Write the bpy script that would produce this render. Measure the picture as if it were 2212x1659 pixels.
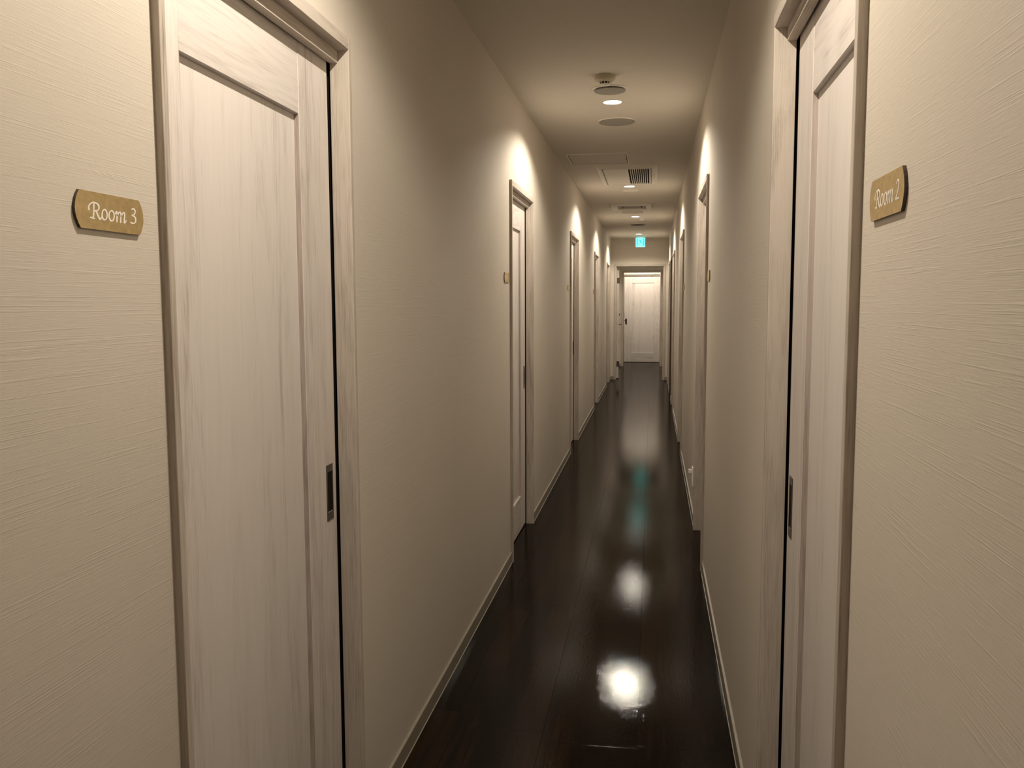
import bpy, bmesh, math, random
from mathutils import Vector, Matrix
random.seed(7)
for o in list(bpy.data.objects):
    bpy.data.objects.remove(o, do_unlink=True)
SC = bpy.context.scene
COL = SC.collection

# ---------------------------------------------------------------- camera
YAW, PITCH, ROLL, FPX = 0.159259761, 0.0940946501, -0.00382472486, 1884.44
H = 1.40
fw = Vector((-math.sin(YAW) * math.cos(PITCH), math.cos(YAW) * math.cos(PITCH), -math.sin(PITCH)))
rt = Vector((math.cos(YAW), math.sin(YAW), 0))
up = rt.cross(fw)
r2 = math.cos(ROLL) * rt + math.sin(ROLL) * up
u2 = -math.sin(ROLL) * rt + math.cos(ROLL) * up
cam_d = bpy.data.cameras.new('camera')
cam = bpy.data.objects.new('camera', cam_d)
COL.objects.link(cam)
M = Matrix((r2, u2, -fw)).transposed().to_4x4()
M.translation = Vector((0, 0, H))
cam.matrix_world = M
cam_d.sensor_fit = 'HORIZONTAL'
cam_d.sensor_width = 36.0
cam_d.lens = 36.0 * FPX / 2212.0
cam_d.clip_start = 0.02
SC.camera = cam

# ---------------------------------------------------------------- world, exposure
w = bpy.data.worlds.new('world'); SC.world = w; w.use_nodes = True
w.node_tree.nodes['Background'].inputs[0].default_value = (0.02, 0.018, 0.015, 1)
w.node_tree.nodes['Background'].inputs[1].default_value = 0.1
SC.view_settings.view_transform = 'Standard'
SC.view_settings.look = 'None'
SC.view_settings.gamma = 1.0
SC.view_settings.use_curve_mapping = False
SC.view_settings.exposure = 0.0
LAMP_W = 54.0
LAMP_COL = (1.0, 0.895, 0.745)
SPOT_ANGLE = 150.0
SPOT_BLEND = 0.36

# ---------------------------------------------------------------- dimensions
XL, XR, CZ = -0.739, 0.274, 2.505
YB, YE = -3.9, 15.75            # back end, end wall
T = 0.13                        # wall thickness
DW, DH = 0.8465, 2.031           # outer size of a door frame
PITCHES_L = [1.237, 4.541, 7.920, 11.250, 14.350]
PITCHES_R = [1.234, 4.525, 7.944, 11.150, 14.080]

# ---------------------------------------------------------------- helpers
def mat(name):
    m = bpy.data.materials.new(name); m.use_nodes = True
    nt = m.node_tree
    return m, nt, nt.nodes['Principled BSDF']

def N(nt, typ, **kw):
    n = nt.nodes.new(typ)
    for k, v in kw.items():
        if k.startswith('i_'):
            key = k[2:]
            n.inputs[int(key) if key.isdigit() else key.replace('_', ' ')].default_value = v
        else:
            setattr(n, k, v)
    return n

def L(nt, a, b):
    nt.links.new(a, b)

def ramp(nt, pts):
    n = nt.nodes.new('ShaderNodeValToRGB')
    e = n.color_ramp.elements
    e[0].position, e[0].color = pts[0][0], (*pts[0][1], 1)
    e[1].position, e[1].color = pts[-1][0], (*pts[-1][1], 1)
    for p, c in pts[1:-1]:
        x = e.new(p); x.color = (*c, 1)
    return n

def plain(name, col, rough=0.5, metal=0.0, grain=0.04, scale=60):
    m, nt, b = mat(name)
    tc = N(nt, 'ShaderNodeTexCoord')
    no = N(nt, 'ShaderNodeTexNoise', i_Scale=scale, i_Detail=3.0)
    L(nt, tc.outputs['Object'], no.inputs['Vector'])
    r = ramp(nt, [(0.3, tuple(c * (1 - grain) for c in col)), (0.7, tuple(min(1, c * (1 + grain)) for c in col))])
    L(nt, no.outputs['Fac'], r.inputs['Fac'])
    L(nt, r.outputs['Color'], b.inputs['Base Color'])
    b.inputs['Roughness'].default_value = rough
    b.inputs['Metallic'].default_value = metal
    return m

def emissive(name, col, strength):
    m, nt, b = mat(name)
    b.inputs['Base Color'].default_value = (*[min(1, c) * 0.8 for c in col], 1)
    b.inputs['Emission Color'].default_value = (*col, 1)
    b.inputs['Emission Strength'].default_value = strength
    return m

def wallpaper(name, axis, col):
    """paper with fine horizontal threads; axis = horizontal direction of the wall"""
    m, nt, b = mat(name)
    tc = N(nt, 'ShaderNodeTexCoord')
    mp = N(nt, 'ShaderNodeMapping')
    s = (3.6, 3.6, 430)
    mp.inputs['Scale'].default_value = s
    L(nt, tc.outputs['Object'], mp.inputs['Vector'])
    n1 = N(nt, 'ShaderNodeTexNoise', i_Scale=1.0, i_Detail=2.0, i_Roughness=0.5)
    L(nt, mp.outputs['Vector'], n1.inputs['Vector'])
    mp2 = N(nt, 'ShaderNodeMapping')
    mp2.inputs['Scale'].default_value = (30, 30, 800)
    L(nt, tc.outputs['Object'], mp2.inputs['Vector'])
    n2 = N(nt, 'ShaderNodeTexNoise', i_Scale=1.0, i_Detail=2.0)
    L(nt, mp2.outputs['Vector'], n2.inputs['Vector'])
    # sparse raised threads
    r1 = ramp(nt, [(0.57, (0, 0, 0)), (0.68, (1, 1, 1))])
    L(nt, n1.outputs['Fac'], r1.inputs['Fac'])
    mx = N(nt, 'ShaderNodeMath', operation='MULTIPLY_ADD')
    L(nt, r1.outputs['Color'], mx.inputs[0]); mx.inputs[1].default_value = 0.8
    L(nt, n2.outputs['Fac'], mx.inputs[2])
    bp = N(nt, 'ShaderNodeBump', i_Strength=0.30, i_Distance=0.0006)
    L(nt, mx.outputs[0], bp.inputs['Height'])
    L(nt, bp.outputs['Normal'], b.inputs['Normal'])
    # slow tone change and thread tone
    n3 = N(nt, 'ShaderNodeTexNoise', i_Scale=1.3, i_Detail=2.0)
    L(nt, tc.outputs['Object'], n3.inputs['Vector'])
    a = N(nt, 'ShaderNodeMath', operation='MULTIPLY_ADD')
    L(nt, n2.outputs['Fac'], a.inputs[0]); a.inputs[1].default_value = 0.55
    L(nt, n3.outputs['Fac'], a.inputs[2])
    r2_ = ramp(nt, [(0.45, tuple(c * 0.955 for c in col)), (1.1 - 0.1, tuple(min(1, c * 1.03) for c in col))])
    L(nt, a.outputs[0], r2_.inputs['Fac'])
    L(nt, r2_.outputs['Color'], b.inputs['Base Color'])
    b.inputs['Roughness'].default_value = 0.62
    b.inputs['Specular IOR Level'].default_value = 0.25
    return m

def oak(name, axis, dark, light, streak, seed=0.0, plank=0.0, arch=0.0):
    """pale limed oak; axis = grain direction in object space"""
    m, nt, b = mat(name)
    tc = N(nt, 'ShaderNodeTexCoord')
    oi = N(nt, 'ShaderNodeObjectInfo')
    ad = N(nt, 'ShaderNodeVectorMath', operation='MULTIPLY_ADD')
    L(nt, oi.outputs['Random'], ad.inputs[0])
    ad.inputs[1].default_value = (7.3, 3.1, 5.7)
    L(nt, tc.outputs['Object'], ad.inputs[2])
    off = N(nt, 'ShaderNodeVectorMath', operation='ADD'); off.inputs[1].default_value = (seed, seed, seed)
    L(nt, ad.outputs[0], off.inputs[0])
    def stretched(k, j):
        mp = N(nt, 'ShaderNodeMapping')
        sc = [k, k, k]; sc['XYZ'.index(axis)] = j
        mp.inputs['Scale'].default_value = sc
        L(nt, off.outputs[0], mp.inputs['Vector'])
        return mp
    # broad bands
    mA = stretched(13, 1.3)
    nA = N(nt, 'ShaderNodeTexNoise', i_Scale=1.0, i_Detail=9.0, i_Roughness=0.70, i_Distortion=1.3)
    L(nt, mA.outputs[0], nA.inputs['Vector'])
    # fine pores
    mB = stretched(360, 11.0)
    nB = N(nt, 'ShaderNodeTexNoise', i_Scale=1.0, i_Detail=3.0, i_Roughness=0.6)
    L(nt, mB.outputs[0], nB.inputs['Vector'])
    # cathedral figure
    mC = stretched(6.5, 0.75)
    nD = N(nt, 'ShaderNodeTexNoise', i_Scale=1.0, i_Detail=1.5, i_Roughness=0.45, i_Distortion=0.2)
    L(nt, mC.outputs[0], nD.inputs['Vector'])
    k1 = N(nt, 'ShaderNodeMath', operation='MULTIPLY'); k1.inputs[1].default_value = 95.0
    L(nt, nD.outputs['Fac'], k1.inputs[0])
    jit = N(nt, 'ShaderNodeMath', operation='MULTIPLY_ADD'); jit.inputs[1].default_value = 5.0
    L(nt, nA.outputs['Fac'], jit.inputs[0]); L(nt, k1.outputs[0], jit.inputs[2])
    nC = N(nt, 'ShaderNodeMath', operation='SINE'); L(nt, jit.outputs[0], nC.inputs[0])
    s1 = N(nt, 'ShaderNodeMath', operation='MULTIPLY_ADD'); s1.inputs[1].default_value = 0.66
    L(nt, nA.outputs['Fac'], s1.inputs[0])
    s2 = N(nt, 'ShaderNodeMath', operation='MULTIPLY'); s2.inputs[1].default_value = 0.46
    L(nt, nB.outputs['Fac'], s2.inputs[0]); L(nt, s2.outputs[0], s1.inputs[2])
    s3 = N(nt, 'ShaderNodeMath', operation='MULTIPLY_ADD'); s3.inputs[1].default_value = 0.022 + arch
    L(nt, nC.outputs[0], s3.inputs[0]); L(nt, s1.outputs[0], s3.inputs[2])
    last = s3
    if plank:
        vo = N(nt, 'ShaderNodeTexVoronoi', voronoi_dimensions='1D', feature='F1', i_Scale=1.0)
        sx = N(nt, 'ShaderNodeSeparateXYZ'); L(nt, off.outputs[0], sx.inputs[0])
        mu = N(nt, 'ShaderNodeMath', operation='MULTIPLY'); mu.inputs[1].default_value = plank
        L(nt, sx.outputs['X'], mu.inputs[0]); L(nt, mu.outputs[0], vo.inputs['W'])
        sp = N(nt, 'ShaderNodeSeparateColor'); L(nt, vo.outputs['Color'], sp.inputs[0])
        s4 = N(nt, 'ShaderNodeMath', operation='MULTIPLY_ADD'); s4.inputs[1].default_value = 0.16
        L(nt, sp.outputs[0], s4.inputs[0]); L(nt, s3.outputs[0], s4.inputs[2])
        last = s4
    cr = ramp(nt, [(0.38, streak), (0.485, dark), (0.60, light), (0.80, tuple(min(1, c * 1.05) for c in light))])
    L(nt, last.outputs[0], cr.inputs['Fac'])
    L(nt, cr.outputs['Color'], b.inputs['Base Color'])
    bp = N(nt, 'ShaderNodeBump', i_Strength=0.12, i_Distance=0.0006)
    L(nt, last.outputs[0], bp.inputs['Height']); L(nt, bp.outputs['Normal'], b.inputs['Normal'])
    b.inputs['Roughness'].default_value = 0.55
    b.inputs['Specular IOR Level'].default_value = 0.3
    return m

def floor_material():
    m, nt, b = mat('dark_walnut_floor')
    tc = N(nt, 'ShaderNodeTexCoord')
    # strips printed on each board, in object space of the board
    br = N(nt, 'ShaderNodeTexBrick', offset=0.37, squash=1.0)
    br.inputs['Color1'].default_value = (0.0, 0.0, 0.0, 1); br.inputs['Color2'].default_value = (1, 1, 1, 1)
    br.inputs['Mortar'].default_value = (0.0, 0.0, 0.0, 1)
    br.inputs['Scale'].default_value = 1.0
    br.inputs['Mortar Size'].default_value = 0.0
    br.inputs['Brick Width'].default_value = 0.62; br.inputs['Row Height'].default_value = 0.101
    mp = N(nt, 'ShaderNodeMapping'); mp.inputs['Rotation'].default_value = (0, 0, math.radians(90))
    mp.inputs['Location'].default_value = (0.1, 0.337, 0)
    geo = N(nt, 'ShaderNodeNewGeometry')
    L(nt, geo.outputs['Position'], mp.inputs['Vector']); L(nt, mp.outputs[0], br.inputs['Vector'])
    mg = N(nt, 'ShaderNodeMapping'); mg.inputs['Scale'].default_value = (60, 3.0, 1)
    L(nt, geo.outputs['Position'], mg.inputs['Vector'])
    ng = N(nt, 'ShaderNodeTexNoise', i_Scale=1.0, i_Detail=4.0, i_Distortion=0.6)
    L(nt, mg.outputs[0], ng.inputs['Vector'])
    ad = N(nt, 'ShaderNodeMath', operation='MULTIPLY_ADD'); ad.inputs[1].default_value = 0.28
    L(nt, br.outputs['Color'], ad.inputs[0]); 
    m5 = N(nt, 'ShaderNodeMath', operation='MULTIPLY'); m5.inputs[1].default_value = 0.95
    L(nt, ng.outputs['Fac'], m5.inputs[0]); L(nt, m5.outputs[0], ad.inputs[2])
    cr = ramp(nt, [(0.2, (0.0025, 0.0013, 0.0009)), (0.6, (0.0055, 0.0030, 0.0016)), (0.95, (0.026, 0.011, 0.004))])
    L(nt, ad.outputs[0], cr.inputs['Fac']); L(nt, cr.outputs['Color'], b.inputs['Base Color'])
    # worn wax: patchy gloss
    nr = N(nt, 'ShaderNodeTexNoise', i_Scale=2.2, i_Detail=4.0)
    mr = N(nt, 'ShaderNodeMapping'); mr.inputs['Scale'].default_value = (3.0, 0.8, 1)
    L(nt, geo.outputs['Position'], mr.inputs['Vector']); L(nt, mr.outputs[0], nr.inputs['Vector'])
    rr = N(nt, 'ShaderNodeMapRange'); rr.inputs['To Min'].default_value = 0.24; rr.inputs['To Max'].default_value = 0.40
    L(nt, nr.outputs['Fac'], rr.inputs['Value']); L(nt, rr.outputs[0], b.inputs['Roughness'])
    b.inputs['Specular IOR Level'].default_value = 0.0
    b.inputs['Coat Weight'].default_value = 0.50
    b.inputs['Coat Roughness'].default_value = 0.022
    b.inputs['Coat IOR'].default_value = 1.45
    # wax ripples
    n1 = N(nt, 'ShaderNodeTexNoise', i_Scale=80.0, i_Detail=4.0, i_Roughness=0.6)
    m1 = N(nt, 'ShaderNodeMapping'); m1.inputs['Scale'].default_value = (1.6, 0.65, 1)
    L(nt, geo.outputs['Position'], m1.inputs['Vector']); L(nt, m1.outputs[0], n1.inputs['Vector'])
    n2 = N(nt, 'ShaderNodeTexNoise', i_Scale=7.0, i_Detail=1.0)
    L(nt, geo.outputs['Position'], n2.inputs['Vector'])
    b1 = N(nt, 'ShaderNodeBump', i_Strength=0.38, i_Distance=0.0009)
    b2 = N(nt, 'ShaderNodeBump', i_Strength=0.05, i_Distance=0.004)
    L(nt, n2.outputs['Fac'], b2.inputs['Height'])
    L(nt, n1.outputs['Fac'], b1.inputs['Height']); L(nt, b2.outputs['Normal'], b1.inputs['Normal'])
    L(nt, b1.outputs['Normal'], b.inputs['Coat Normal'])
    L(nt, b1.outputs['Normal'], b.inputs['Normal'])
    return m

WALLCOL = (0.655, 0.595, 0.515)
M_WALL = wallpaper('textured_wallpaper', 'y', WALLCOL)
M_CEIL = plain('ceiling_paper', (0.72, 0.67, 0.59), 0.8, 0, 0.015, 90)
M_OAKV = oak('limed_oak_vertical', 'Z', (0.604, 0.544, 0.504), (0.694, 0.642, 0.597), (0.424, 0.370, 0.335))
M_OAKP = oak('limed_oak_panel', 'Z', (0.596, 0.537, 0.499), (0.694, 0.644, 0.602), (0.410, 0.357, 0.323), 3.3, 15.0, 0.010)
M_OAKH = oak('limed_oak_horizontal', 'X', (0.581, 0.527, 0.492), (0.660, 0.613, 0.570), (0.424, 0.373, 0.338), 1.7, 0, 0.020)
M_FRAME = oak('limed_oak_frame', 'Z', (0.455, 0.395, 0.338), (0.555, 0.492, 0.428), (0.301, 0.251, 0.206), 5.1)
M_FRAMEH = oak('limed_oak_frame_head', 'X', (0.480, 0.420, 0.362), (0.570, 0.508, 0.445), (0.327, 0.275, 0.230), 2.1)
M_MOULD = oak('limed_oak_moulding', 'Z', (0.40, 0.335, 0.30), (0.50, 0.43, 0.39), (0.32, 0.26, 0.23), 8.1)
M_FLOOR = floor_material()
M_BASE = plain('baseboard_vinyl', (0.31, 0.275, 0.215), 0.34, 0, 0.05)
M_BRASS = plain('satin_brass', (0.84, 0.67, 0.36), 0.40, 1.0, 0.10, 120)
M_BRASS_EDGE = plain('dark_sign_edge', (0.07, 0.05, 0.035), 0.4, 0.0)
M_LETTER = plain('cream_lettering', (0.93, 0.88, 0.78), 0.6)
M_STEEL = plain('bronze_steel', (0.13, 0.115, 0.095), 0.42, 0.75, 0.06)
M_DARK = plain('recess_shade', (0.014, 0.011, 0.009), 0.6)  # near-black colour stands in for the shade inside recesses and gaps
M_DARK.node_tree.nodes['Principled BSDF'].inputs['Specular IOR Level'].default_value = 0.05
M_LEDGE_LIGHT = plain('ledge_light', (0.75, 0.72, 0.66), 0.3, 0.8)  # pale colour paints the light on the pull's lower ledge
M_PLASTIC = plain('ivory_plastic', (0.93, 0.89, 0.80), 0.45)
M_IVORY_SHADED = plain('shaded_ivory_plastic', (0.60, 0.54, 0.40), 0.45)  # darker, yellower ivory: shade of the unlit side put into the colour
M_PLASTIC2 = plain('warm_white_plastic', (0.92, 0.88, 0.79), 0.5)
M_GREY = plain('grey_mesh_plate', (0.34, 0.325, 0.28), 0.6, 0, 0.12, 900)
M_GREYD = plain('dark_mesh_plate', (0.13, 0.115, 0.09), 0.6, 0, 0.12, 900)
M_DKDOOR = plain('dark_brown_laminate', (0.075, 0.045, 0.025), 0.45, 0, 0.2, 30)
M_RIM = plain('lamp_rim', (0.85, 0.82, 0.76), 0.4)
M_LENS = emissive('lamp_lens', (1.0, 0.93, 0.83), 30.0)
M_SIGN_W = emissive('sign_lit_white', (0.13, 1.0, 0.97), 2.6)
M_SIGN_G = emissive('sign_lit_green', (0.0, 0.80, 0.72), 1.6)
M_SIGN_F = emissive('sign_lit_figure', (0.02, 0.56, 0.50), 1.0)

def finish(bm, name, m, parent=None, smooth=False, mats=None):
    bmesh.ops.recalc_face_normals(bm, faces=bm.faces[:])
    me = bpy.data.meshes.new(name)
    bm.to_mesh(me); bm.free()
    for k in (mats or [m]):
        me.materials.append(k)
    if smooth:
        for p in me.polygons:
            p.use_smooth = True
    o = bpy.data.objects.new(name, me); COL.objects.link(o)
    if parent is not None:
        o.parent = parent
    return o

def box(bm, x0, x1, y0, y1, z0, z1, mi=0):
    vs = [bm.verts.new(p) for p in ((x0, y0, z0), (x1, y0, z0), (x1, y1, z0), (x0, y1, z0), (x0, y0, z1), (x1, y0, z1), (x1, y1, z1), (x0, y1, z1))]
    for f in ((0, 3, 2, 1), (4, 5, 6, 7), (0, 1, 5, 4), (1, 2, 6, 5), (2, 3, 7, 6), (3, 0, 4, 7)):
        bm.faces.new([vs[i] for i in f]).material_index = mi
    return vs

def bevel(bm, wdt, seg=1):
    bmesh.ops.bevel(bm, geom=bm.edges[:], offset=wdt, segments=seg, affect='EDGES', profile=0.7)

def boxobj(name, m, parent, x0, x1, y0, y1, z0, z1, bev=0.0, seg=1):
    bm = bmesh.new(); box(bm, x0, x1, y0, y1, z0, z1)
    if bev: bevel(bm, bev, seg)
    return finish(bm, name, m, parent)

def lathe(bm, prof, seg=40, cx=0, cy=0, mi=0):
    """prof: list of (radius, z)"""
    rings = []
    for r, z in prof:
        if r < 1e-6:
            rings.append([bm.verts.new((cx, cy, z))])
        else:
            rings.append([bm.verts.new((cx + r * math.cos(2 * math.pi * i / seg), cy + r * math.sin(2 * math.pi * i / seg), z)) for i in range(seg)])
    for a, b in zip(rings, rings[1:]):
        if len(a) == 1 and len(b) == 1: continue
        for i in range(seg):
            j = (i + 1) % seg
            if len(a) == 1: f = [a[0], b[i], b[j]]
            elif len(b) == 1: f = [a[i], a[j], b[0]]
            else: f = [a[i], a[j], b[j], b[i]]
            bm.faces.new(f).material_index = mi

def prism(bm, pts, vec, mi=0):
    """pts: closed 3D polygon, extruded by vec"""
    a = [bm.verts.new(p) for p in pts]
    b = [bm.verts.new(Vector(p) + Vector(vec)) for p in pts]
    n = len(a)
    bm.faces.new(a).material_index = mi
    bm.faces.new(b[::-1]).material_index = mi
    for i in range(n):
        bm.faces.new((a[i], b[i], b[(i + 1) % n], a[(i + 1) % n])).material_index = mi

def thing(name, label, cat, loc=(0, 0, 0), rz=0.0, group=None, kind=None):
    o = bpy.data.objects.new(name, None); COL.objects.link(o)
    o.empty_display_size = 0.1
    o.location = loc; o.rotation_euler = (0, 0, rz)
    return tag(o, label, cat, group, kind)

def tag(o, label=None, cat=None, group=None, kind=None):
    if label: o['label'] = label
    if cat: o['category'] = cat
    if group: o['group'] = group
    if kind: o['kind'] = kind
    return o

def copy_tree(o, parent=None):
    c = o.copy(); COL.objects.link(c); c.parent = parent
    for ch in list(o.children):
        copy_tree(ch, c)
    return c

# ================================================================ SETTING
def side_wall(name, x0, x1, starts, label, extra=()):
    bm = bmesh.new()
    holes = sorted([(s + 0.006, s + DW - 0.006, DH - 0.004) for s in starts] + list(extra))
    y = YB
    for a, b, z in holes:
        box(bm, x0, x1, y, a, 0, CZ)
        box(bm, x0, x1, a, b, z, CZ)
        y = b
    box(bm, x0, x1, y, YE + 3.25, 0, CZ)
    o = finish(bm, name, M_WALL)
    return tag(o, label, 'wall', kind='structure')

DARK = (12.62, 13.42)
wl = side_wall('wall_left', XL - T, XL, PITCHES_L, 'left corridor wall in cream thread-textured wallpaper')
wr = side_wall('wall_right', XR, XR + T, PITCHES_R, 'right corridor wall in cream thread-textured wallpaper', [(DARK[0] + 0.006, DARK[1] - 0.006, 2.02)])

def end_wall(name, y, thick, ox0, ox1, oz, xa, xb, label):
    bm = bmesh.new()
    box(bm, xa, ox0, y, y + thick, 0, CZ)
    box(bm, ox1, xb, y, y + thick, 0, CZ)
    box(bm, ox0, ox1, y, y + thick, oz, CZ)
    return tag(finish(bm, name, M_WALL), label, 'wall', kind='structure')
end_wall('wall_end', YE, 0.12, -0.645, 0.20, 2.03, XL, XR, 'end wall of the corridor around the open doorway')
end_wall('wall_vestibule', 19.0, 0.12, -0.635, 0.185, 2.03, XL - T, XR + T, 'second cross wall seen through the open doorway')
# cross passage at the far end
bm = bmesh.new()
box(bm, -2.6, -0.68, 20.24, 20.36, 0, CZ)
box(bm, 0.18 - 0.003, 2.2, 20.24, 20.36, 0, CZ)
box(bm, -0.68, 0.177, 20.24, 20.36, 2.03, CZ)
tag(finish(bm, 'wall_far', M_WALL), 'farthest wall behind the last sliding door', 'wall', kind='structure')
bm = bmesh.new()
box(bm, -2.6, XL - T, 19.0, 19.12, 0, CZ)
box(bm, XR + T, 2.2, 19.0, 19.12, 0, CZ)
box(bm, -2.72, -2.6, 19.0, 20.36, 0, CZ)
box(bm, 2.2, 2.32, 19.0, 20.36, 0, CZ)
tag(finish(bm, 'wall_passage', M_WALL), 'side walls of the cross passage at the far end', 'wall', kind='structure')
bm = bmesh.new(); box(bm, XL - T, XR + T, YB - 0.12, YB, 0, CZ)
tag(finish(bm, 'wall_back', M_WALL), 'wall closing the corridor behind the camera', 'wall', kind='structure')
bm = bmesh.new()
box(bm, XL - T, XR + T, YB - 0.12, 19.0, CZ, CZ + 0.1)
box(bm, -2.72, 2.32, 19.0, 20.36, CZ, CZ + 0.1)
tag(finish(bm, 'ceiling', M_CEIL), 'plain cream papered ceiling', 'ceiling', kind='structure')

# floor: sub floor with boards as pieces
bm = bmesh.new()
box(bm, XL - T, XR + T, YB - 0.12, 19.0, -0.06, -0.014)
box(bm, -2.72, 2.32, 19.0, 20.36, -0.06, -0.014)
fl = tag(finish(bm, 'floor', M_FLOOR), 'glossy dark walnut board floor of the corridor', 'floor', kind='structure')
cols = [(-0.869, -0.640, 0.93), (-0.640, -0.337, 0.06), (-0.337, -0.034, 0.0), (-0.034, 0.269, 0.02), (0.269, 0.404, 1.1)]
random.seed(11)
for x0, x1, off in cols:
    ys = [YB - 0.1]
    k = -4
    while True:
        y = 2.648 + 1.86 * k + off
        k += 1
        if y <= YB + 0.1: continue
        if y >= 20.2: break
        ys.append(y)
    ys.append(20.34)
    for a, b in zip(ys, ys[1:]):
        bm = bmesh.new()
        g = 0.0002
        dz = 0.0
        box(bm, x0 + g, x1 - g, a + g, b - g, -0.014, dz)
        bmesh.ops.bevel(bm, geom=[e for e in bm.edges if all(v.co.z > -0.01 for v in e.verts)], offset=0.0003, segments=1, affect='EDGES', profile=0.6)
        finish(bm, 'floor_board', M_FLOOR, fl)
for x0, x1 in ((-2.72, -0.87), (0.405, 2.32)):
    boxobj('floor_board', M_FLOOR, fl, x0, x1, 19.12, 20.34, -0.014, 0.0, 0.001)

# baseboards
def baseboard(name, runs, label):
    bm = bmesh.new()
    for (p0, p1, n) in runs:     # from p0 to p1 along the wall, n = unit normal into room
        p0, p1, n = Vector(p0), Vector(p1), Vector(n)
        prof = [(0, 0), (0.0104, 0), (0.0104, 0.0020), (0.0100, 0.0026), (0.0082, 0.0030), (0.0082, 0.0545), (0.0072, 0.0562), (0, 0.0572)]
        prism(bm, [p0 + n * a + Vector((0, 0, z)) for a, z in prof], p1 - p0)
    return tag(finish(bm, name, M_BASE), label, 'baseboard', kind='structure')

def gaps(starts, extra=()):
    hs = sorted([(s, s + DW) for s in starts] + list(extra))
    out = []; y = YB
    for a, b in hs:
        out.append((y, a)); y = b
    out.append((y, YE))
    return out
baseboard('baseboard_left', [((XL, a, 0), (XL, b, 0), (1, 0, 0)) for a, b in gaps(PITCHES_L)] + [((XL, 15.87, 0), (XL, 19.0, 0), (1, 0, 0))], 'low taupe baseboard along the left wall')
baseboard('baseboard_right', [((XR, a, 0), (XR, b, 0), (-1, 0, 0)) for a, b in gaps(PITCHES_R, [DARK])] + [((XR, 15.87, 0), (XR, 19.0, 0), (-1, 0, 0))], 'low taupe baseboard along the right wall')
baseboard('baseboard_end', [((XL, YE, 0), (-0.668, YE, 0), (0, -1, 0)), ((0.222, YE, 0), (XR, YE, 0), (0, -1, 0)),
                            ((XL, 19.0, 0), (-0.66, 19.0, 0), (0, -1, 0)), ((0.21, 19.0, 0), (XR, 19.0, 0), (0, -1, 0))], 'short baseboards beside the doorway at the corridor end')

# ================================================================ DOORS
# local frame: x along wall from the casing's near edge, y into the wall, z up; flip mirrors x
def frame_member(bm, kind, W, Ht, flip, depth=0.034):
    fwid = 0.030 if kind == 'head' else 0.0175
    prof = [(0.0, 0.0), (0.0, -0.0128), (0.0008, -0.0136), (fwid - 0.0016, -0.0136), (fwid, -0.0120), (fwid, depth), (0.008, depth), (0.008, 0.0)]
    a, b = [], []
    for w_, d in prof:
        if kind == 'near':
            a.append((w_, d, 0.0)); b.append((w_, d, Ht))
        elif kind == 'far':
            a.append((W - w_, d, 0.0)); b.append((W - w_, d, Ht))
        else:
            a.append((0.0175, d, Ht - w_)); b.append((W - 0.0175, d, Ht - w_))
    if flip:
        a = [(-p[0], p[1], p[2]) for p in a]; b = [(-p[0], p[1], p[2]) for p in b]
    va = [bm.verts.new(p) for p in a]; vb = [bm.verts.new(p) for p in b]
    n = len(va)
    bm.faces.new(va); bm.faces.new(vb[::-1])
    for i in range(n):
        bm.faces.new((va[i], vb[i], vb[(i + 1) % n], va[(i + 1) % n]))

def fbox(bm, flip, x0, x1, y0, y1, z0, z1, mi=0):
    if flip: x0, x1 = -x1, -x0
    return box(bm, x0, x1, y0, y1, z0, z1, mi)

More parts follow.
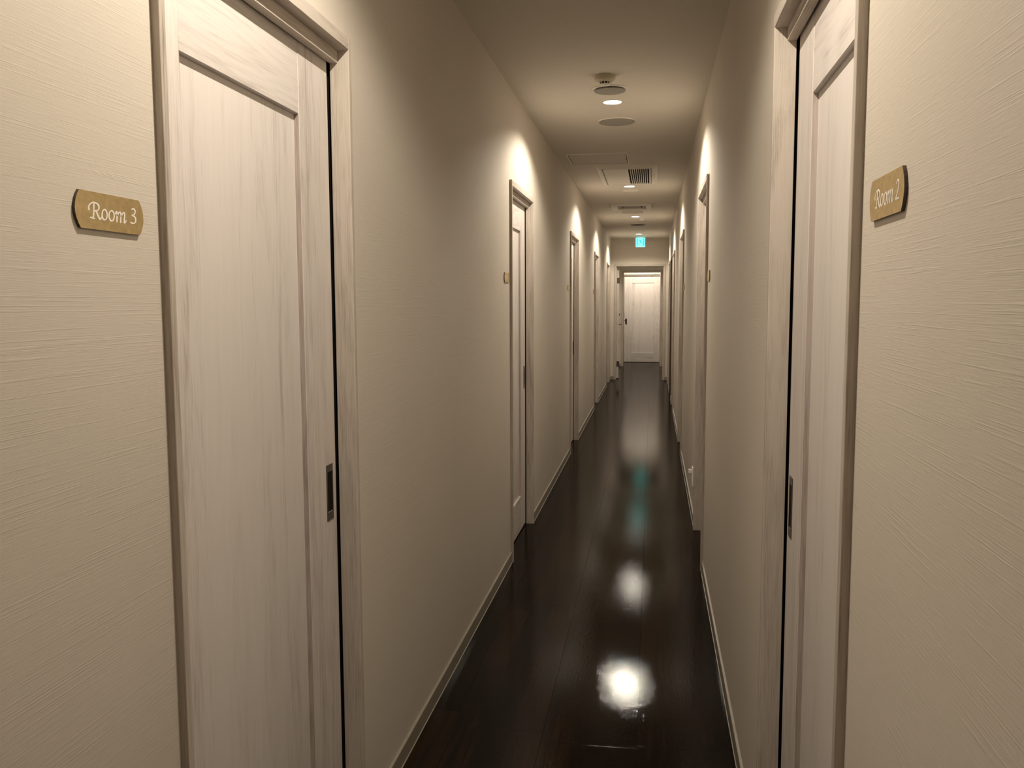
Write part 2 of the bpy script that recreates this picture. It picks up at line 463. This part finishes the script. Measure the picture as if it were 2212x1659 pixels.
def sliding_door(name, label, loc, rz, flip):
    root = thing(name, label, 'door', loc, rz, 'whitewashed sliding doors of the corridor', 'structure')
    for k in ('near', 'far'):
        bm = bmesh.new(); frame_member(bm, k, DW, DH, flip)
        finish(bm, 'door_jamb', M_FRAME, root)
    bm = bmesh.new(); frame_member(bm, 'head', DW, DH, flip)
    finish(bm, 'door_head', M_FRAMEH, root)
    # pelmet board under the head
    bm = bmesh.new()
    pr = [(0.0145, 2.0005), (0.0145, 1.9727), (0.0156, 1.9716), (0.034, 1.9716), (0.034, 2.0005)]
    x0, x1 = 0.0176, DW - 0.0176
    if flip: x0, x1 = -x1, -x0
    prism(bm, [(x0, y, z) for y, z in pr], (x1 - x0, 0, 0))
    finish(bm, 'door_pelmet', M_FRAMEH, root)
    # leaf
    Y0, Y1 = 0.040, 0.073
    zb, zt = 0.008, 1.985
    px0, px1, pz0, pz1 = 0.148, 0.647, 0.216, 1.8165
    hx0, hx1, hz0, hz1 = 0.757, 0.798, 0.866, 1.004
    leaf = bpy.data.objects.new('door_leaf', None); COL.objects.link(leaf); leaf.parent = root; leaf.empty_display_size = 0.05
    bm = bmesh.new(); fbox(bm, flip, 0.008, px0, Y0, Y1, zb, zt); bevel(bm, 0.0012)
    finish(bm, 'stile', M_OAKV, leaf)
    bm = bmesh.new()
    fbox(bm, flip, px1, 0.8222, Y0, Y1, zb, zt); bevel(bm, 0.0012)
    # stile stays solid; the pull's recess is only painted as a dark plate
    finish(bm, 'stile', M_OAKV, leaf)
    bm = bmesh.new(); fbox(bm, flip, px0 + 0.0006, px1 - 0.0006, Y0 + 0.0008, Y1, pz1, zt); bevel(bm, 0.001)
    finish(bm, 'top_rail', M_OAKH, leaf)
    bm = bmesh.new(); fbox(bm, flip, px0 + 0.0006, px1 - 0.0006, Y0 + 0.0008, Y1, zb, pz0); bevel(bm, 0.001)
    finish(bm, 'bottom_rail', M_OAKH, leaf)
    bm = bmesh.new(); fbox(bm, flip, px0, px1, Y0 + 0.0125, Y1 - 0.004, pz0, pz1)
    finish(bm, 'panel', M_OAKP, leaf)
    for a, b_ in ((px0 - 0.0005, px0 + 0.0008), (px1 - 0.0008, px1 + 0.0005)):
        bm = bmesh.new(); fbox(bm, flip, a, b_, Y0 + 0.0010, Y0 + 0.0125, pz0 + 0.0012, pz1 - 0.0012)
        finish(bm, 'panel_moulding', M_MOULD, leaf)
    bm = bmesh.new(); fbox(bm, flip, 0.8385, 0.8403, 0.0345, 0.115, 0.002, 2.0)  # dark strip paints the shade in the gap between leaf and jamb
    finish(bm, 'gap_shade_strip', M_DARK, root)
    # flush pull: raised rim around a flat plate painted dark as the dish's shade
    bm = bmesh.new()
    ix0, ix1, iz0, iz1 = hx0 + 0.005, hx1 - 0.0035, hz0 + 0.019, hz1 - 0.0175
    yf = Y0 - 0.0016
    fbox(bm, flip, hx0, ix0, yf, Y0, hz0, hz1); fbox(bm, flip, ix1, hx1, yf, Y0, hz0, hz1)
    fbox(bm, flip, ix0, ix1, yf, Y0, hz0, iz0); fbox(bm, flip, ix0, ix1, yf, Y0, iz1, hz1)
    fbox(bm, flip, ix0, ix1, Y0 - 0.0003, Y0 + 0.0001, iz0, iz1, 1)
    fbox(bm, flip, ix0 + 0.002, ix1 - 0.001, Y0 - 0.0006, Y0 - 0.0003, iz0 + 0.001, iz0 + 0.0028, 2)
    finish(bm, 'flush_pull', M_STEEL, leaf, mats=[M_STEEL, M_DARK, M_LEDGE_LIGHT])
    return root

L_LAB = ['whitewashed oak sliding door nearest on the left, beyond the Room 3 sign',
         'second whitewashed sliding door from the camera on the left wall',
         'third whitewashed sliding door from the camera on the left wall',
         'fourth whitewashed sliding door from the camera on the left wall',
         'fifth and farthest sliding door on the left wall, beside the end doorway']
R_LAB = ['whitewashed oak sliding door nearest on the right, beyond the Room 2 sign',
         'second whitewashed sliding door from the camera on the right wall',
         'third whitewashed sliding door from the camera on the right wall',
         'fourth whitewashed sliding door, just before the dark brown door on the right',
         'fifth and farthest sliding door on the right wall, after the dark brown door']
n = 1
for s, lab in zip(PITCHES_L, L_LAB):
    sliding_door('door_%d' % n, lab, (XL, s, 0), math.radians(90), False); n += 1
for s, lab in zip(PITCHES_R, R_LAB):
    sliding_door('door_%d' % n, lab, (XR, s, 0), math.radians(-90), True); n += 1
sliding_door('door_%d' % n, 'brightly lit sliding door closing the view at the far end', (0.183, 20.24, 0), 0, True); n += 1

# dark brown door in the right wall
dd = thing('door_%d' % n, 'dark brown flush door in the right wall near the far end', 'door', (XR, DARK[0], 0), math.radians(-90), None, 'structure'); n += 1
Wd = DARK[1] - DARK[0]
bm = bmesh.new()
for a, b, z0, z1 in ((0, 0.03, 0, 2.03), (Wd - 0.03, Wd, 0, 2.03), (0.03, Wd - 0.03, 2.0, 2.03)):
    fbox(bm, True, a, b, -0.010, 0.03, z0, z1)
finish(bm, 'door_frame', M_DKDOOR, dd)
bm = bmesh.new(); fbox(bm, True, 0.032, Wd - 0.032, 0.012, 0.05, 0.006, 1.997); bevel(bm, 0.002)
finish(bm, 'door_leaf', M_DKDOOR, dd)
bm = bmesh.new(); fbox(bm, True, Wd - 0.10, Wd - 0.075, 0.002, 0.0118, 0.93, 1.05); bevel(bm, 0.004, 2)
finish(bm, 'door_handle', M_STEEL, dd)

# open hinged doors at the end
def cased_opening(root, x0, x1, y, oz, cas=0.034, depth=0.12):
    bm = bmesh.new()
    f = 0.012
    for a, b in ((x0 - cas, x0), (x1, x1 + cas)):
        box(bm, a, b, y - f, y, 0, oz + cas)
    finish(bm, 'side_casing', M_FRAME, root)
    bm = bmesh.new(); box(bm, x0, x1, y - f, y, oz, oz + cas); finish(bm, 'head_casing', M_FRAMEH, root)
    bm = bmesh.new()
    for a, b in ((x0 - 0.012, x0), (x1, x1 + 0.012)):
        box(bm, a, b, y, y + depth, 0, oz + 0.010)
    box(bm, x0, x1, y, y + depth, oz, oz + 0.010)
    # stop strip
    box(bm, x0, x0 + 0.010, y + 0.03, y + 0.055, 0, oz)
    box(bm, x1 - 0.010, x1, y + 0.03, y + 0.055, 0, oz)
    box(bm, x0 + 0.010, x1 - 0.010, y + 0.03, y + 0.055, oz - 0.012, oz)
    finish(bm, 'door_lining', M_FRAME, root)

def hinged_leaf(root, hx, hy, width, lean, zt, cyl=True):
    """leaf swung away from the viewer, seen almost edge-on; hx,hy = left near corner"""
    piv = bpy.data.objects.new('door_leaf', None); COL.objects.link(piv); piv.parent = root
    piv.location = (hx, hy, 0); piv.rotation_euler = (0, 0, lean); piv.empty_display_size = 0.05
    th = 0.038
    boxobj('leaf_slab', M_OAKV, piv, 0, th, 0, width, 0.010, zt, 0.0015)
    for z in (0.27, 1.77):
        bm = bmesh.new()
        box(bm, 0.002, th + 0.004, -0.003, 0.0, z - 0.05, z + 0.05)
        lathe(bm, [(0, z - 0.052), (0.006, z - 0.052), (0.006, z + 0.052), (0, z + 0.052)], 12, th + 0.004, -0.003)
        finish(bm, 'hinge', M_STEEL, piv)
    yb = width - 0.06
    bm = bmesh.new()
    for sx, x in ((-1, 0.0), (1, th)):
        # round rose and lever
        for i, (rr, d0, d1) in enumerate(((0.024, 0.0, 0.008), (0.009, 0.008, 0.045))):
            seg = 18
            ra = [bm.verts.new((x + sx * d0, yb + rr * math.cos(2 * math.pi * k / seg), 0.965 + rr * math.sin(2 * math.pi * k / seg))) for k in range(seg)]
            rb = [bm.verts.new((x + sx * d1, yb + rr * math.cos(2 * math.pi * k / seg), 0.965 + rr * math.sin(2 * math.pi * k / seg))) for k in range(seg)]
            bm.faces.new(ra); bm.faces.new(rb[::-1])
            for k in range(seg): bm.faces.new((ra[k], ra[(k + 1) % seg], rb[(k + 1) % seg], rb[k]))
        xa, xb = sorted((x + sx * 0.040, x + sx * 0.052))
        box(bm, xa, xb, yb - 0.11, yb + 0.01, 0.957, 0.973)
    finish(bm, 'lever_handle', M_STEEL, piv)
    bm = bmesh.new()
    for sx, x in ((-1, 0.0), (1, th)):
        seg = 18
        for rr, d0, d1 in ((0.023, 0.0, 0.010), (0.012, 0.010, 0.022)):
            ra = [bm.verts.new((x + sx * d0, yb + rr * math.cos(2 * math.pi * k / seg), 1.151 + rr * math.sin(2 * math.pi * k / seg))) for k in range(seg)]
            rb = [bm.verts.new((x + sx * d1, yb + rr * math.cos(2 * math.pi * k / seg), 1.151 + rr * math.sin(2 * math.pi * k / seg))) for k in range(seg)]
            bm.faces.new(ra); bm.faces.new(rb[::-1])
            for k in range(seg): bm.faces.new((ra[k], ra[(k + 1) % seg], rb[(k + 1) % seg], rb[k]))
    finish(bm, 'thumb_turn', M_STEEL, piv)

r = thing('door_%d' % n, 'hinged door standing open in the doorway at the corridor end', 'door', (0, YE, 0), 0, None, 'structure'); n += 1
cased_opening(r, -0.640, 0.192, 0.0, 2.020)
hinged_leaf(r, -0.632, 0.125, 0.80, 0.036, 2.008)
r = thing('door_%d' % n, 'second hinged door standing open in the farther cross wall', 'door', (0, 19.0, 0), 0, None, 'structure'); n += 1
cased_opening(r, -0.620, 0.176, 0.0, 2.020)
hinged_leaf(r, -0.664, 0.125, 0.76, 0.028, 2.008)

# ================================================================ CEILING THINGS
def downlight(y, label, power=1.0, x=-0.232, full=True):
    root = thing('ceiling_downlight', label, 'ceiling light', (x, y, CZ), 0, 'round downlights along the corridor ceiling')
    bm = bmesh.new()
    lathe(bm, [(0.0545, 0.0), (0.0545, -0.0030), (0.0525, -0.0040), (0.0500, -0.0036), (0.0490, -0.0010), (0.0490, 0.0)], 48)
    finish(bm, 'trim_ring', M_RIM, root, True)
    bm = bmesh.new()
    lathe(bm, [(0.0488, -0.0008), (0.040, -0.0022), (0.022, -0.0032), (0.0, -0.0036)], 48)
    finish(bm, 'lens', M_LENS, root, True)
    ld = bpy.data.lights.new('lamp', 'SPOT')
    ld.energy = LAMP_W * power; ld.color = LAMP_COL
    ld.spot_size = math.radians(SPOT_ANGLE); ld.spot_blend = SPOT_BLEND
    ld.shadow_soft_size = 0.012
    lo = bpy.data.objects.new('lamp', ld); COL.objects.link(lo); lo.parent = root
    lo.location = (0, 0, -0.017)
    return root
downlight(-2.27, 'downlight in the ceiling behind the camera', 0.15)
downlight(1.37, 'downlight in the ceiling above the two nearest doors')
downlight(5.007, 'glowing downlight between the smoke detector and the larger round vent')
downlight(8.64, 'glowing downlight just beyond the slatted ceiling grille')
downlight(11.70, 'glowing downlight just beyond the ceiling air conditioner')
downlight(14.73, 'glowing downlight just in front of the green exit sign')
downlight(19.55, 'hidden downlight lighting the last sliding door', 1.4, -0.20)
downlight(17.3, 'added unseen lamp brightening the space between the two open hinged doors', 0.9, -0.22)  # no fitting known here; lamp added to brighten the vestibule

def round_vent(y, r_out, r_in, drop, label, m, x=-0.23):
    root = thing('round_vent', label, 'vent', (x, y, CZ), 0, 'round vents in the corridor ceiling')
    bm = bmesh.new()
    lathe(bm, [(r_out, 0.0), (r_out, -0.004), (r_out - 0.004, -0.007), (r_in + 0.002, -0.004), (r_in - 0.02, -0.001), (0, -0.001)], 56)
    finish(bm, 'rim', M_PLASTIC2, root, True)
    bm = bmesh.new()
    lathe(bm, [(0.012, -0.001), (0.012, -drop + 0.003), (r_in, -drop + 0.004), (r_in + 0.0005, -drop + 0.001), (r_in - 0.003, -drop), (0, -drop)], 56)
    finish(bm, 'cover_plate', m, root)
round_vent(4.705, 0.0925, 0.0800, 0.014, 'round ceiling vent directly behind the smoke detector', M_GREY, -0.232)
round_vent(5.535, 0.1170, 0.1080, 0.010, 'largest round ceiling vent, just past the first visible downlight', M_GREY, -0.229)
round_vent(8.95, 0.0850, 0.0740, 0.008, 'pale round ceiling plate just past the second visible downlight', M_PLASTIC2, -0.230)
round_vent(12.86, 0.1080, 0.1000, 0.016, 'dark round ceiling vent between the last two downlights', M_GREYD, -0.218)

def sensor(x, y, label):
    bm = bmesh.new()
    lathe(bm, [(0.032, 0), (0.032, -0.010), (0.024, -0.018), (0, -0.021)], 28)
    o = finish(bm, 'ceiling_sensor', M_PLASTIC2, None, True); o.location = (x, y, CZ)
    tag(o, label, 'sensor', 'small round ceiling sensors')
sensor(-0.150, 12.05, 'small round ceiling sensor beside the third visible downlight')
sensor(-0.130, 14.98, 'small round ceiling sensor beside the downlight nearest the exit sign')

# smoke detector
sd = thing('smoke_detector', 'ivory smoke detector with dark slots on the near ceiling', 'smoke detector', (-0.243, 4.43, CZ))
bm = bmesh.new()
lathe(bm, [(0.0515, 0), (0.0515, -0.020), (0.0500, -0.0235), (0.0300, -0.0315), (0.0265, -0.0320), (0, -0.0320)], 48)
finish(bm, 'base', M_IVORY_SHADED, sd, True)
bm = bmesh.new(); lathe(bm, [(0.0235, -0.0315), (0.0235, -0.0415), (0, -0.0415)], 32)
finish(bm, 'dark_chamber', M_DARK, sd)
bm = bmesh.new()
for k in range(10):
    a = 2 * math.pi * (k + 0.5) / 10
    c, s_ = math.cos(a), math.sin(a)
    pts = [Vector((0.0262 * c - 0.0022 * s_, 0.0262 * s_ + 0.0022 * c, -0.0315)), Vector((0.0262 * c + 0.0022 * s_, 0.0262 * s_ - 0.0022 * c, -0.0315)),
           Vector((0.0225 * c + 0.0022 * s_, 0.0225 * s_ - 0.0022 * c, -0.0315)), Vector((0.0225 * c - 0.0022 * s_, 0.0225 * s_ + 0.0022 * c, -0.0315))]
    prism(bm, pts, (0, 0, -0.0100))
finish(bm, 'ribs', M_PLASTIC, sd)
bm = bmesh.new(); lathe(bm, [(0.0, -0.0412), (0.0262, -0.0412), (0.0255, -0.0440), (0.0200, -0.0480), (0.0110, -0.0500), (0, -0.0503)], 40)
finish(bm, 'cap', M_PLASTIC, sd, True)

# access hatch
ah = thing('access_hatch', 'square ceiling access hatch with a thin metal frame, left of the grille', 'hatch', (-0.427, 6.93, CZ))
bm = bmesh.new()
hx, hy = 0.231, 0.240
for a, b, c, d in ((-hx, -hx + 0.010, -hy, hy), (hx - 0.010, hx, -hy, hy), (-hx + 0.010, hx - 0.010, -hy, -hy + 0.010), (-hx + 0.010, hx - 0.010, hy - 0.010, hy)):
    box(bm, a, b, c, d, -0.0065, 0)
finish(bm, 'hatch_frame', M_PLASTIC2, ah)
boxobj('hatch_panel', M_CEIL, ah, -hx + 0.015, hx - 0.015, -hy + 0.020, hy - 0.020, -0.0030, 0)
boxobj('shadow_gap', M_DARK, ah, -hx + 0.010, hx - 0.010, -hy + 0.010, hy - 0.010, -0.0006, 0)
bm = bmesh.new(); lathe(bm, [(0, -0.003), (0.007, -0.003), (0.006, -0.007), (0, -0.007)], 16, hx - 0.017, 0.03)
finish(bm, 'latch', M_STEEL, ah)

# slatted grille of the ceiling unit
cg = thing('ceiling_grille', 'wide ceiling ventilation unit with a dark slatted grille', 'ventilation unit', (0, 0, CZ))
bm = bmesh.new()
ox0, ox1, oy0, oy1 = -0.474, 0.032, 7.30, 8.42
jx0, jx1, jy0, jy1 = -0.448, 0.010, 7.35, 8.37
def ringbevel(bm, o, i, z0, z1):
    O = [bm.verts.new(p) for p in ((o[0], o[2], z0), (o[1], o[2], z0), (o[1], o[3], z0), (o[0], o[3], z0))]
    I = [bm.verts.new(p) for p in ((i[0], i[2], z1), (i[1], i[2], z1), (i[1], i[3], z1), (i[0], i[3], z1))]
    for k in range(4):
        bm.faces.new((O[k], O[(k + 1) % 4], I[(k + 1) % 4], I[k]))
    return O, I
ringbevel(bm, (ox0, ox1, oy0, oy1), (jx0, jx1, jy0, jy1), 0.0, -0.020)
kx0, kx1, ky0, ky1 = -0.427, -0.020, 7.365, 8.355
ringbevel(bm, (jx0, jx1, jy0, jy1), (kx0, kx1, ky0, ky1), -0.020, -0.0205)
ringbevel(bm, (kx0, kx1, ky0, ky1), (kx0, kx1, ky0, ky1), -0.0205, -0.014)
finish(bm, 'surround', M_PLASTIC2, cg)
vx0, vx1, vy0, vy1 = -0.212, -0.040, 7.40, 8.31
bm = bmesh.new()
box(bm, kx0 + 0.0075, vx0, ky0 + 0.012, ky1 - 0.012, -0.021, -0.015)
box(bm, vx1, kx1 - 0.005, ky0 + 0.012, ky1 - 0.012, -0.021, -0.015)
box(bm, vx0, vx1, ky0 + 0.012, vy0, -0.021, -0.015)
box(bm, vx0, vx1, vy1, ky1 - 0.012, -0.021, -0.015)
finish(bm, 'cover_panel', M_PLASTIC2, cg)
boxobj('duct_shade', M_DARK, cg, kx0 + 0.001, kx1 - 0.001, ky0 + 0.001, ky1 - 0.001, -0.006, -0.002)  # dark sheet paints the shade behind the slats and in the border groove
ns = 10
st = (vx1 - vx0) / ns
for k in range(ns - 1):
    xc = vx0 + st * (k + 1)
    bm = bmesh.new()
    pts = [(xc - 0.0028, vy0, -0.021), (xc + 0.0022, vy0, -0.021), (xc + 0.0038, vy0, -0.009), (xc - 0.0002, vy0, -0.009)]
    prism(bm, pts, (0, vy1 - vy0, 0))
    finish(bm, 'slat', M_PLASTIC2, cg)

# cassette air conditioner
ac = thing('air_conditioner', 'ceiling air conditioner with its flap hanging open', 'air conditioner', (0, 10.22, CZ))
ax0, ax1 = -0.486, -0.027
bm = bmesh.new()
box(bm, ax0, ax0 + 0.075, 0, 0.46, -0.030, 0); bevel(bm, 0.004, 2)
finish(bm, 'end_cover', M_PLASTIC, ac)
bm = bmesh.new(); box(bm, ax1 - 0.058, ax1, 0, 0.46, -0.030, 0); bevel(bm, 0.004, 2)
finish(bm, 'end_cover', M_PLASTIC, ac)
bm = bmesh.new()
sx0, sx1 = ax0 + 0.125, ax1 - 0.105
box(bm, ax0 + 0.076, ax1 - 0.059, 0.0, 0.05, -0.016, 0)
finish(bm, 'body_panel', M_PLASTIC2, ac)
boxobj('body_panel', M_PLASTIC2, ac, sx0, sx1, 0.36, 0.46, -0.016, 0)
for a, b in ((ax0 + 0.076, sx0 - 0.001), (sx1 + 0.001, ax1 - 0.059)):
    boxobj('recessed_panel', M_GREY, ac, a, b, 0.051, 0.46, -0.006, 0)
boxobj('air_outlet', M_DARK, ac, sx0, sx1, 0.05, 0.36, -0.003, 0)
bm = bmesh.new()
prism(bm, [(sx0 + 0.012, 0.15, -0.004), (sx0 + 0.012, 0.24, -0.016), (sx0 + 0.012, 0.245, -0.013), (sx0 + 0.012, 0.155, -0.002)], (sx1 - sx0 - 0.024, 0, 0))
finish(bm, 'inner_vane', M_GREY, ac)
bm = bmesh.new()
prism(bm, [(sx0 - 0.01, 0.37, -0.0165), (sx0 - 0.01, 0.50, -0.056), (sx0 - 0.01, 0.503, -0.051), (sx0 - 0.01, 0.376, -0.0165)], (sx1 - sx0 + 0.02, 0, 0))
finish(bm, 'flap', M_PLASTIC2, ac)

# exit signs
def exit_sign(y, x, label, zt=2.498):
    root = thing('exit_sign', label, 'exit sign', (x, y, zt))
    s = 0.081
    boxobj('ceiling_mount', M_PLASTIC, root, -0.045, 0.045, -0.012, 0.026, 0.0, CZ - zt)
    boxobj('housing', M_PLASTIC, root, -s, s, 0.0, 0.030, -2 * s, 0.0, 0.004, 2)
    boxobj('lit_face', M_SIGN_W, root, -s + 0.003, s - 0.003, -0.004, -0.0005, -2 * s + 0.003, -0.003, 0.003, 2)
    bm = bmesh.new()
    box(bm, -s + 0.016, -s + 0.036, -0.0050, -0.0035, -2 * s + 0.018, -0.018)
    finish(bm, 'green_bar', M_SIGN_G, root)
    bm = bmesh.new()
    box(bm, s - 0.036, s - 0.014, -0.0050, -0.0035, -2 * s + 0.018, -0.018)
    finish(bm, 'green_bar', M_SIGN_G, root)
    # running figure
    bm = bmesh.new()
    def limb(p, q, w0, w1):
        p, q = Vector(p), Vector(q); d = (q - p).normalized(); nn = Vector((-d.y, d.x))
        pts = [p + nn * w0, q + nn * w1, q - nn * w1, p - nn * w0]
        prism(bm, [(a.x, -0.0052, a.y) for a in pts], (0, 0.0018, 0))
    cz = -s
    hd = [(-0.014 + 0.0085 * math.cos(k * math.pi / 6), -0.0052, cz + 0.044 + 0.0085 * math.sin(k * math.pi / 6)) for k in range(12)]
    prism(bm, hd, (0, 0.0018, 0))
    limb((-0.011, cz + 0.034), (0.010, cz - 0.002), 0.010, 0.008)
    limb((-0.012, cz + 0.030), (-0.028, cz + 0.012), 0.004, 0.0035)
    limb((-0.028, cz + 0.012), (-0.030, cz - 0.006), 0.0035, 0.003)
    limb((-0.006, cz + 0.028), (0.020, cz + 0.020), 0.004, 0.0032)
    limb((0.020, cz + 0.020), (0.028, cz + 0.034), 0.0032, 0.003)
    limb((0.006, cz + 0.002), (-0.012, cz - 0.020), 0.006, 0.005)
    limb((-0.012, cz - 0.020), (-0.022, cz - 0.048), 0.005, 0.004)
    limb((0.010, cz + 0.000), (0.026, cz - 0.020), 0.006, 0.005)
    limb((0.026, cz - 0.020), (0.044, cz - 0.040), 0.005, 0.004)
    finish(bm, 'running_figure', M_SIGN_F, root)
exit_sign(15.45, -0.217, 'square green lit exit sign hanging before the end doorway')
exit_sign(19.0 - 0.20, -0.215, 'second green exit sign beyond the doorway, seen only in the floor reflection')

# ================================================================ ROOM SIGNS
def ribbon(bm, pts, closed=False, a=1.62, b=0.85, ang=20.0):
    """broad-nib stroke: pts in mm, nib = ellipse a x b rotated by ang"""
    P = [Vector(p) for p in pts]
    n_ = len(P)
    S = []
    def cr(p0, p1, p2, p3, t):
        return 0.5 * ((2 * p1) + (p2 - p0) * t + (2 * p0 - 5 * p1 + 4 * p2 - p3) * t * t + (3 * p1 - p0 - 3 * p2 + p3) * t ** 3)
    segs = n_ if closed else n_ - 1
    for i in range(segs):
        if closed:
            q = [P[(i - 1) % n_], P[i], P[(i + 1) % n_], P[(i + 2) % n_]]
        else:
            q = [P[max(i - 1, 0)], P[i], P[i + 1], P[min(i + 2, n_ - 1)]]
        for k in range(5):
            S.append(cr(*q, k / 5))
    if not closed: S.append(P[-1])
    th = math.radians(ang); ca, sa = math.cos(th), math.sin(th)
    def sup(nv):
        u_, v_ = nv.x * ca + nv.y * sa, -nv.x * sa + nv.y * ca
        k = math.sqrt((a * u_) ** 2 + (b * v_) ** 2)
        return k
    Lp, Rp = [], []
    m_ = len(S)
    for i in range(m_):
        if closed: d = S[(i + 1) % m_] - S[(i - 1) % m_]
        else: d = S[min(i + 1, m_ - 1)] - S[max(i - 1, 0)]
        d.normalize(); nv = Vector((-d.y, d.x)); k = sup(nv)
        Lp.append(S[i] + nv * k); Rp.append(S[i] - nv * k)
    lv = [bm.verts.new((p.x, 0, p.y)) for p in Lp]; rv = [bm.verts.new((p.x, 0, p.y)) for p in Rp]
    rng = m_ if closed else m_ - 1
    for i in range(rng):
        j = (i + 1) % m_
        bm.faces.new((lv[i], rv[i], rv[j], lv[j]))
    if not closed:
        for c, off in ((S[0], 0.0004), (S[-1], 0.0006)):
            ring = [bm.verts.new((c.x + a * math.cos(t) * ca - b * math.sin(t) * sa, off, c.y + a * math.cos(t) * sa + b * math.sin(t) * ca)) for t in [k * math.pi / 7 for k in range(14)]]
            bm.faces.new(ring)

def oval(cx, cy, rx, ry, tilt=0.10):
    return [(cx + rx * math.cos(t) + tilt * ry * math.sin(t), cy + ry * math.sin(t)) for t in [k * math.pi / 5 for k in range(10)]]

GLYPH = {
 'R': [[(6.2, 12.5), (5.4, 15.6), (8.7, 20.3), (16.5, 23.2), (24.5, 21.8), (27.4, 18.7), (26.8, 15.5), (23.8, 13.2), (20, 12.3), (17, 12.4)],
       [(16.8, 22.6), (16.0, 13), (15.2, 7), (13.2, 3.2)], [(8.6, 2.7), (12, 2.6), (16.0, 2.1)],
       [(21.0, 12.1), (24.8, 5.9), (28.0, 2.4), (29.8, 2.4), (31.4, 4.8)]],
 'o1': [oval(39.0, 9.1, 5.6, 6.9)], 'o2': [oval(54.6, 9.1, 5.8, 6.9)],
 'm': [[(63.6, 12.7), (65.6, 15.9), (67.2, 15.0), (67.0, 10.5), (66.0, 2.2)],
       [(67.0, 9.5), (70.2, 13.8), (73.8, 16.0), (75.8, 14.5), (75.6, 9.8), (74.6, 2.0)],
       [(75.6, 9.2), (79.2, 13.8), (82.8, 16.0), (84.8, 14.5), (84.4, 9.5), (83.2, 3.7), (84.9, 2.2), (87.8, 5.2)]],
 '3': [[(102.8, 22.6), (105, 23.8), (108.5, 23.4), (110.9, 20.6), (108.8, 16.8), (102.6, 14.2)],
       [(102.8, 14.1), (107, 13.8), (110.6, 11.2), (111.2, 7.6), (108.6, 4.2), (103.6, 3.2), (99.2, 4.0)]],
 '2': [[(101.5, 20.6), (104.4, 23.6), (108.6, 23.0), (110.4, 18.8), (107.2, 11.6), (99.4, 3.6)],
       [(99.2, 3.3), (104, 3.2), (111.6, 3.4)]],
}
def room_sign(label, loc, rz, digit):
    """local x = reading direction from the plate's left end, -y = towards the viewer"""
    root = thing('room_sign', label, 'sign', loc, rz, 'brass room signs beside the doors')
    Wp, Hp, Tt = 0.154, 0.0495, 0.0042
    ol = []
    bulge = 0.0105
    for k in range(9):
        t = -1 + 2 * k / 8
        ol.append((Wp - bulge * (t * t), Hp / 2 * t))
    for k in range(9):
        t = 1 - 2 * k / 8
        ol.append((bulge * (t * t), Hp / 2 * t))
    bm = bmesh.new()
    back = [bm.verts.new((x, 0, z)) for x, z in ol]
    front = [bm.verts.new((x, -Tt, z)) for x, z in ol]
    bm.faces.new(back)
    f = bm.faces.new(front[::-1]); f.material_index = 1
    for i in range(len(ol)):
        j = (i + 1) % len(ol)
        bm.faces.new((back[i], front[i], front[j], back[j]))
    finish(bm, 'plate', M_BRASS_EDGE, root, mats=[M_BRASS_EDGE, M_BRASS])
    bm = bmesh.new()
    for g in ['R', 'o1', 'o2', 'm'] + ([digit] if digit else []):
        for i, st_ in enumerate(GLYPH[g]):
            ribbon(bm, st_, closed=g in ('o1', 'o2'))
    for v in bm.verts:
        v.co = Vector((0.0225 + v.co.x * 0.001, -Tt - 0.00025 - v.co.y * 0.1, -Hp / 2 + 0.0138 + (v.co.z - 1.0) * 0.001 - 0.0005))
    me = bpy.data.meshes.new('lettering')
    bm.to_mesh(me); bm.free(); me.materials.append(M_LETTER)
    o = bpy.data.objects.new('lettering', me); COL.objects.link(o); o.parent = root
    return root
ZS = 1.5228
room_sign('brass sign lettered Room 3 on the near left wall', (XL, 1.035, ZS), math.radians(90), '3')
room_sign('brass room sign before the second door on the left wall', (XL, 4.350, ZS), math.radians(90), None)
room_sign('brass room sign before the third door on the left wall', (XL, 7.715, ZS), math.radians(90), None)
room_sign('brass room sign before the fourth door on the left wall', (XL, 11.045, ZS), math.radians(90), None)
room_sign('brass sign lettered Room 2 on the near right wall', (XR, 1.177, ZS), math.radians(-90), '2')
room_sign('brass room sign before the second door on the right wall', (XR, 4.490, ZS), math.radians(-90), None)
room_sign('brass room sign before the third door on the right wall', (XR, 7.890, ZS), math.radians(-90), None)

# power outlet low on the right wall
po = thing('power_outlet', 'small ivory power outlet low on the right wall past the second door', 'outlet', (XR, 5.70, 0.26), math.radians(-90))
boxobj('cover_plate', M_PLASTIC2, po, -0.070, 0, -0.007, 0, -0.060, 0.060, 0.002, 2)
boxobj('plug', M_RIM, po, -0.050, -0.022, -0.030, -0.0072, 0.022, 0.046, 0.003, 2)
boxobj('socket_face', M_PLASTIC, po, -0.052, -0.018, -0.009, -0.0071, -0.040, 0.012, 0.0008)
